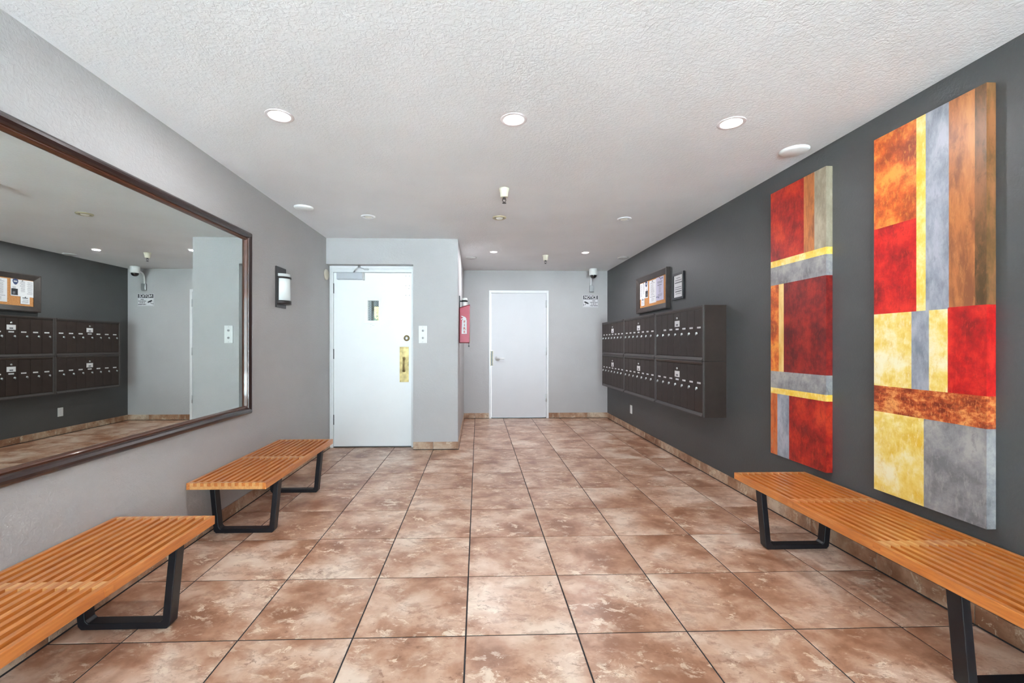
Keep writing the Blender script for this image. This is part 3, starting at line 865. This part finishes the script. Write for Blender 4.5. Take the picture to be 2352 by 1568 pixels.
painting('abstract_painting', A0, A1, B0, B1, [
    (2.049, A1, 1.822, B1, 'orange'), (2.049, A1, 1.372, 1.822, 'red2'), (2.005, 2.049, 1.372, B1, 'yellow'),
    (1.903, 2.005, 1.372, B1, 'bluegray'), (1.800, 1.903, 1.378, B1, 'brown'), (A0, 1.800, 1.378, B1, 'olive'),
    (2.073, A1, 0.996, 1.372, 'yellow2'), (1.990, 2.073, 0.996, 1.372, 'bluegray'), (1.908, 1.990, 0.996, 1.372, 'yellow2'), (A0, 1.908, 0.996, 1.378, 'red2'),
    (A0, A1, 0.860, 0.996, 'burnt'), (2.014, A1, B0, 0.860, 'yellow2'), (A0, 2.014, B0, 0.860, 'gray')],
    'tall abstract canvas with orange field and yellow squares, behind the long bench')

# ------------------------------------------------------------------ wall fittings
# sconce
sc = thing('wall_sconce', (XL, 3.923, 1.536), 'bronze wall sconce with white half-round glass shade', 'lamp')
part('back_plate', MB().box(XL + 0.0005, XL + 0.014, 3.829, 4.017, 1.536, 1.892, 0, 0.002), M['bronze'], sc)
def half(r, z0, z1, x0):
    mb = MB()
    mb.lathe([(0, z0), (r, z0), (r, z1), (0, z1)], (x0, 3.923, 0), 'z', 28, 0, -math.pi / 2, math.pi / 2)
    return mb
part('glass_shade', half(0.072, 1.585, 1.832, XL + 0.015), M['opal'], sc)
def band(r0, r1, z0, z1):
    return MB().lathe([(r0, z0), (r1, z0), (r1, z1), (r0, z1), (r0, z0)], (XL + 0.015, 3.923, 0), 'z', 28, 0, -math.pi / 2, math.pi / 2)
part('top_band', band(0.073, 0.080, 1.790, 1.806), M['bronze'], sc)
part('bottom_cup', half(0.080, 1.566, 1.598, XL + 0.015), M['bronze'], sc)
for y in (3.923 - 0.087, 3.923 + 0.075):
    part('side_rail', MB().box(XL + 0.014, XL + 0.024, y, y + 0.012, 1.57, 1.806, 0, 0.001), M['bronze'], sc)

solo('wall_disc', MB().lathe([(0, XL + 0.022), (0.046, XL + 0.022), (0.060, XL + 0.014), (0.064, XL + 0.001), (0, XL + 0.001)], (0, 5.085, 2.018), 'x', 32),
     M['cream'], (XL, 5.085, 2.018), 'round cream disc on the grey wall beside the entry door', 'wall plate')

kp = thing('key_switch_plate', (-0.637, BY, 1.231), 'white plate with two key switches beside the entry door', 'switch')
part('plate', MB().box(-0.685, -0.589, BY - 0.008, BY - 0.0005, 1.231, 1.432, 0, 0.002), M['plastic'], kp)
for z in (1.376, 1.292):
    k = part('key_cylinder', MB().lathe([(0.013, BY - 0.008), (0.012, BY - 0.015), (0, BY - 0.015)], (-0.637, 0, z), 'y', 18), M['steel'], kp)
    part('key_slot', MB().box(-0.6385, -0.6355, BY - 0.0165, BY - 0.0145, z - 0.008, z + 0.008), M['dark_steel'], k)
mb = MB()
for z in (1.246, 1.418): mb.lathe([(0.004, BY - 0.008), (0.003, BY - 0.010), (0, BY - 0.010)], (-0.637, 0, z), 'y', 8)
part('screw', mb, M['grille'], kp)

ot = thing('wall_outlet', (XR, 6.09, 0.248), 'white wall outlet on the charcoal wall under the mailboxes', 'outlet')
part('plate', MB().box(XR - 0.007, XR - 0.0005, 6.052, 6.128, 0.248, 0.366, 0, 0.002), M['plastic'], ot)
part('receptacle', MB().box(XR - 0.010, XR - 0.007, 6.074, 6.106, 0.266, 0.348, 0, 0.001), M['paper'], ot)

# security camera
cm = thing('security_camera', (1.88, YB, 2.086), 'white dome security camera on a gooseneck above the notice sign', 'camera')
part('junction_box', MB().box(1.846, 1.918, YB - 0.040, YB - 0.0005, 2.086, 2.194, 0, 0.006), M['steel'], cm)
part('gooseneck', MB().tube([(1.868, YB - 0.024, 2.19), (1.868, YB - 0.026, 2.26), (1.866, YB - 0.040, 2.315), (1.860, YB - 0.085, 2.355), (1.856, YB - 0.14, 2.37), (1.855, YB - 0.19, 2.372)], 0.0125, 12), M['plastic'], cm)
cb_ = (1.850, 6.985)
part('housing', MB().lathe([(0, 2.434), (0.060, 2.434), (0.066, 2.424), (0.067, 2.335), (0.060, 2.328), (0, 2.328)], (cb_[0], cb_[1], 0), 'z', 32), M['plastic'], cm)
part('lens_dome', MB().lathe([(0.052, 2.328), (0.050, 2.312), (0.042, 2.295), (0.028, 2.283), (0.012, 2.277), (0, 2.2765)], (cb_[0], cb_[1], 0), 'z', 32), M['dome'], cm)

# notice sign
NX0, NX1, NZ0, NZ1 = 1.739, 1.996, 1.834, 2.037
ns = thing('notice_sign', ((NX0 + NX1) / 2, YB, NZ0), 'white video surveillance NOTICE sign below the dome camera', 'sign')
part('sign_plate', MB().box(NX0, NX1, YB - 0.004, YB - 0.0005, NZ0, NZ1, 0, 0.001), M['paper'], ns)
part('border', MB().box(NX0 + 0.006, NX1 - 0.006, YB - 0.0044, YB - 0.004, NZ0 + 0.005, NZ0 + 0.008).box(NX0 + 0.006, NX0 + 0.009, YB - 0.0044, YB - 0.004, NZ0 + 0.008, NZ1 - 0.006).box(NX1 - 0.009, NX1 - 0.006, YB - 0.0044, YB - 0.004, NZ0 + 0.008, NZ1 - 0.006), M['black_ink'], ns)
part('header_bar', MB().box(NX0 + 0.010, NX1 - 0.010, YB - 0.0046, YB - 0.004, 1.968, NZ1 - 0.006), M['black_ink'], ns)
ym = YB - 0.0050
mb = text_mb('NOTICE', 0.068, lambda u, v: (1.8675 + u, ym, 1.9985 + v), xs=0.84, bold=0.0022)
part('heading_letters', mb, M['paper'], ns)
mb = MB()
for i, s in enumerate(('VIDEO', 'SURVEILLANCE', 'IN USE ON', 'THESE PREMISES')):
    text_mb(s, 0.0195, lambda u, v, i=i: (1.922 + u, YB - 0.0046, 1.942 - i * 0.0265 + v), mb, xs=0.92, bold=0.0009)
part('message_letters', mb, M['black_ink'], ns)
mb = MB()
yi = YB - 0.0046
ca, sa = math.cos(-0.42), math.sin(-0.42)
rot = lambda u, v: (1.800 + u * ca - v * sa, yi, 1.912 + u * sa + v * ca)
mb.add([rot(-0.036, -0.012), rot(0.030, -0.012), rot(0.030, 0.012), rot(-0.036, 0.012)], [(0, 1, 2, 3)])
mb.add([rot(0.032, -0.008), rot(0.040, -0.010), rot(0.040, 0.010), rot(0.032, 0.008)], [(0, 1, 2, 3)])
mb.add([(1.788, yi, 1.905), (1.794, yi, 1.903), (1.782, yi, 1.874), (1.776, yi, 1.876)], [(0, 1, 2, 3)])
mb.add([(1.753, yi, 1.872), (1.782, yi, 1.872), (1.782, yi, 1.878), (1.753, yi, 1.878)], [(0, 1, 2, 3)])
mb.add([(1.750, yi, 1.864), (1.755, yi, 1.864), (1.755, yi, 1.886), (1.750, yi, 1.886)], [(0, 1, 2, 3)])
part('camera_pictogram', mb, M['black_ink'], ns)

# fire extinguisher in a red cover on the side of the partition
FY0, FY1 = 5.362, 5.520
fx = thing('fire_extinguisher', (BX, 5.44, 1.22), 'fire extinguisher in red cover marked FIRE on the partition side', 'fire extinguisher')
part('bracket', MB().box(BX + 0.0005, BX + 0.012, 5.395, 5.485, 1.60, 1.815), M['black'], fx)
part('cylinder', MB().lathe([(0, 1.30), (0.034, 1.30), (0.034, 1.772), (0.030, 1.790), (0, 1.792)], (-0.165, 5.44, 0), 'z', 24), M['plastic'], fx)
part('strap', MB().lathe([(0.0345, 1.742), (0.038, 1.744), (0.038, 1.760), (0.0345, 1.762)], (-0.165, 5.44, 0), 'z', 24).box(BX + 0.011, -0.190, 5.43, 5.45, 1.744, 1.760), M['black'], fx)
cx0, cx1 = BX + 0.004, -0.106
poly = [(cx0, 1.236), (cx1, 1.236), (cx1 + 0.004, 1.700), (cx0, 1.664)]
mb = MB()
vs = [(p[0], FY0, p[1]) for p in poly] + [(p[0], FY1, p[1]) for p in poly]
mb.add(vs, [(0, 1, 2, 3), (7, 6, 5, 4), (0, 4, 5, 1), (1, 5, 6, 2), (0, 3, 7, 4)])
cv = part('cover', mb, M['red'], fx)
mb = MB()
for y in (FY0, FY1):
    mb.tube([(cx0 + 0.002, y, 1.238), (cx1, y, 1.238)], 0.005, 8)
    mb.tube([(cx0 + 0.003, y, 1.664), (cx1 + 0.004, y, 1.700)], 0.005, 8)
    mb.tube([(cx0 + 0.005, y, 1.24), (cx0 + 0.005, y, 1.664)], 0.004, 8)
mb.tube([(cx1 + 0.003, FY0, 1.702), (cx1 + 0.003, FY1, 1.702)], 0.005, 8)
part('piping', mb, M['dark_red'], cv)
yl = FY0 - 0.0006
lx0, lx1, lz0, lz1 = -0.199, -0.137, 1.346, 1.515
mb = MB()
mb.add([(lx0, yl, lz0), (lx1, yl, lz0), (lx1, yl, lz1), (lx0 + 0.005, yl, lz1)], [(0, 1, 2, 3)])
# hand-like flame above the label
mb.add([(lx0 + 0.012, yl, lz1), (lx1 - 0.006, yl, lz1), (lx1 - 0.004, yl, lz1 + 0.016), (lx1 - 0.018, yl, lz1 + 0.036), (-0.200, yl, lz1 + 0.052), (-0.204, yl, lz1 + 0.044), (-0.178, yl, lz1 + 0.028), (-0.208, yl, lz1 + 0.012), (-0.205, yl, lz1 + 0.005), (-0.180, yl, lz1 + 0.012)], [tuple(range(10))])
lb = part('label', mb, M['paper'], cv)
mb = MB()
for i, ch in enumerate('FIRE'):
    text_mb(ch, 0.040, lambda u, v, i=i: (-0.166 + u, yl - 0.0005, 1.492 - i * 0.0405 + v), mb, xs=1.15, bold=0.0014)
part('fire_letters', mb, M['red_ink'], lb)
xs_ = cx1 + 0.0045
mb = MB()
mb.add([(xs_, FY0 + 0.01, 1.25), (xs_, FY1 - 0.02, 1.25), (xs_, FY1 - 0.04, 1.30), (xs_, FY1 - 0.06, 1.36), (xs_, FY0 + 0.06, 1.33), (xs_, FY0 + 0.01, 1.40)], [tuple(range(6))])
mb.add([(xs_, FY0 + 0.01, 1.54), (xs_, FY1 - 0.04, 1.54), (xs_, FY1 - 0.07, 1.60), (xs_, FY0 + 0.04, 1.57)], [tuple(range(4))])
part('flame_print', mb, M['yellow_ink'], cv)
part('hang_tag', MB().tube([(-0.112, 5.37, 1.236), (-0.112, 5.37, 1.205)], 0.003, 6).box(-0.120, -0.104, 5.366, 5.374, 1.186, 1.206), M['black'], fx)

# ------------------------------------------------------------------ ceiling fittings
def ring(mb, prof, x, y, mi=0, n=40):
    return mb.lathe([(r, ZC - h) for r, h in prof], (x, y, 0), 'z', n, mi)
def downlight(x, y, r, label, on=True, ringmat=None, power=1.0):
    root = thing('recessed_downlight', (x, y, ZC), label, 'ceiling light', 'recessed ceiling lights')
    if on:
        part('trim_ring', ring(MB(), [(r, 0.0003), (r, 0.002), (r * 0.96, 0.004), (r * 0.80, 0.0045), (r * 0.76, 0.003)], x, y), ringmat or M['trim_ring'], root)
        part('lens', ring(MB(), [(r * 0.77, 0.003), (r * 0.5, 0.005), (0, 0.0055)], x, y), M['lamp_on'], root)
        ld = bpy.data.lights.new('lamp', 'AREA')
        ld.shape = 'DISK'; ld.size = r * 1.3; ld.energy = LAMP_W * power; ld.color = (0.96, 0.97, 1.0)
        lo = link('lamp', ld, root, (0, 0, -0.008))
    else:
        part('trim_ring', ring(MB(), [(r, 0.0003), (r, 0.005), (r * 0.93, 0.010), (r * 0.72, 0.012), (r * 0.66, 0.003)], x, y), ringmat or M['white_frame'], root)
        part('baffle', ring(MB(), [(r * 0.67, 0.003), (r * 0.4, 0.0012), (0, 0.0012)], x, y), M['dark_steel'] if ringmat else M['grille'], root)
        part('lamp_face', MB().lathe([(0, 0), (r * 0.42, 0.0), (r * 0.52, 0.006), (r * 0.52, 0.010), (0, 0.0105)], (x, y + r * 0.08, ZC - 0.0125), 'z', 28), M['lamp_off'], root)
    return root
for x, wh in ((-1.066, 'lit recessed downlight beside the mirror wall, in the row of three'),
              (0.195, 'lit recessed downlight midway between mirror and paintings, in the row of three'),
              (1.404, 'lit recessed downlight beside the painting wall, in the row of three')):
    downlight(x, 2.389, 0.073, wh, power=0.6)
downlight(-1.050, 4.230, 0.067, 'unlit white recessed downlight in front of the entry door', False)
downlight(0.206, 4.226, 0.067, 'unlit yellowed recessed downlight beyond the ceiling sprinkler', False, M['beige_trim'])
downlight(1.425, 4.230, 0.067, 'unlit white recessed downlight near the charcoal wall and mailboxes', False)
downlight(0.207, 5.790, 0.058, 'lit recessed downlight near the partition corner by the back door')
downlight(1.427, 5.795, 0.058, 'lit recessed downlight in front of the dome camera and mailboxes')
def cover_disc(x, y, r, label):
    solo('ceiling_speaker', ring(MB(), [(r, 0.0003), (r, 0.006), (r * 0.92, 0.013), (r * 0.80, 0.017), (0, 0.019)], x, y), M['plastic'] if y < 5 else M['grille'], (x, y, ZC), label, 'ceiling cover', 'round ceiling covers')
cover_disc(-1.556, 3.968, 0.082, 'round white ceiling cover above the wall sconce')
cover_disc(2.017 - 0.02, 2.711, 0.083, 'round white ceiling cover above the two paintings')
cover_disc(-0.097, 6.160, 0.078, 'round grey ceiling cover beside the partition side wall')
cover_disc(2.037, 6.105, 0.078, 'round grey ceiling cover above the mailboxes by the charcoal wall')
def sprinkler(x, y, label):
    root = thing('fire_sprinkler', (x, y, ZC), label, 'sprinkler', 'ceiling fire sprinklers')
    part('escutcheon', ring(MB(), [(0, 0.0003), (0.043, 0.0004), (0.041, 0.010), (0.033, 0.035), (0.030, 0.066), (0.026, 0.070), (0, 0.070)], x, y), M['cream'], root)
    h = part('sprinkler_head', MB().lathe([(0, ZC - 0.070), (0.012, ZC - 0.070), (0.012, ZC - 0.082), (0.006, ZC - 0.086), (0, ZC - 0.086)], (x, y, 0), 'z', 14)
             .tube([(x - 0.011, y, ZC - 0.08), (x - 0.013, y, ZC - 0.096), (x, y, ZC - 0.112)], 0.003, 6).tube([(x + 0.011, y, ZC - 0.08), (x + 0.013, y, ZC - 0.096), (x, y, ZC - 0.112)], 0.003, 6), M['dark_steel'], root)
    part('deflector', MB().lathe([(0, ZC - 0.112), (0.016, ZC - 0.113), (0.016, ZC - 0.116), (0, ZC - 0.117)], (x, y, 0), 'z', 16), M['dark_steel'], h)
sprinkler(0.206, 3.446, 'cream ceiling sprinkler between the lit row and the yellowed downlight')
sprinkler(0.925, 5.987, 'cream ceiling sprinkler between the two lit lights before the back door')
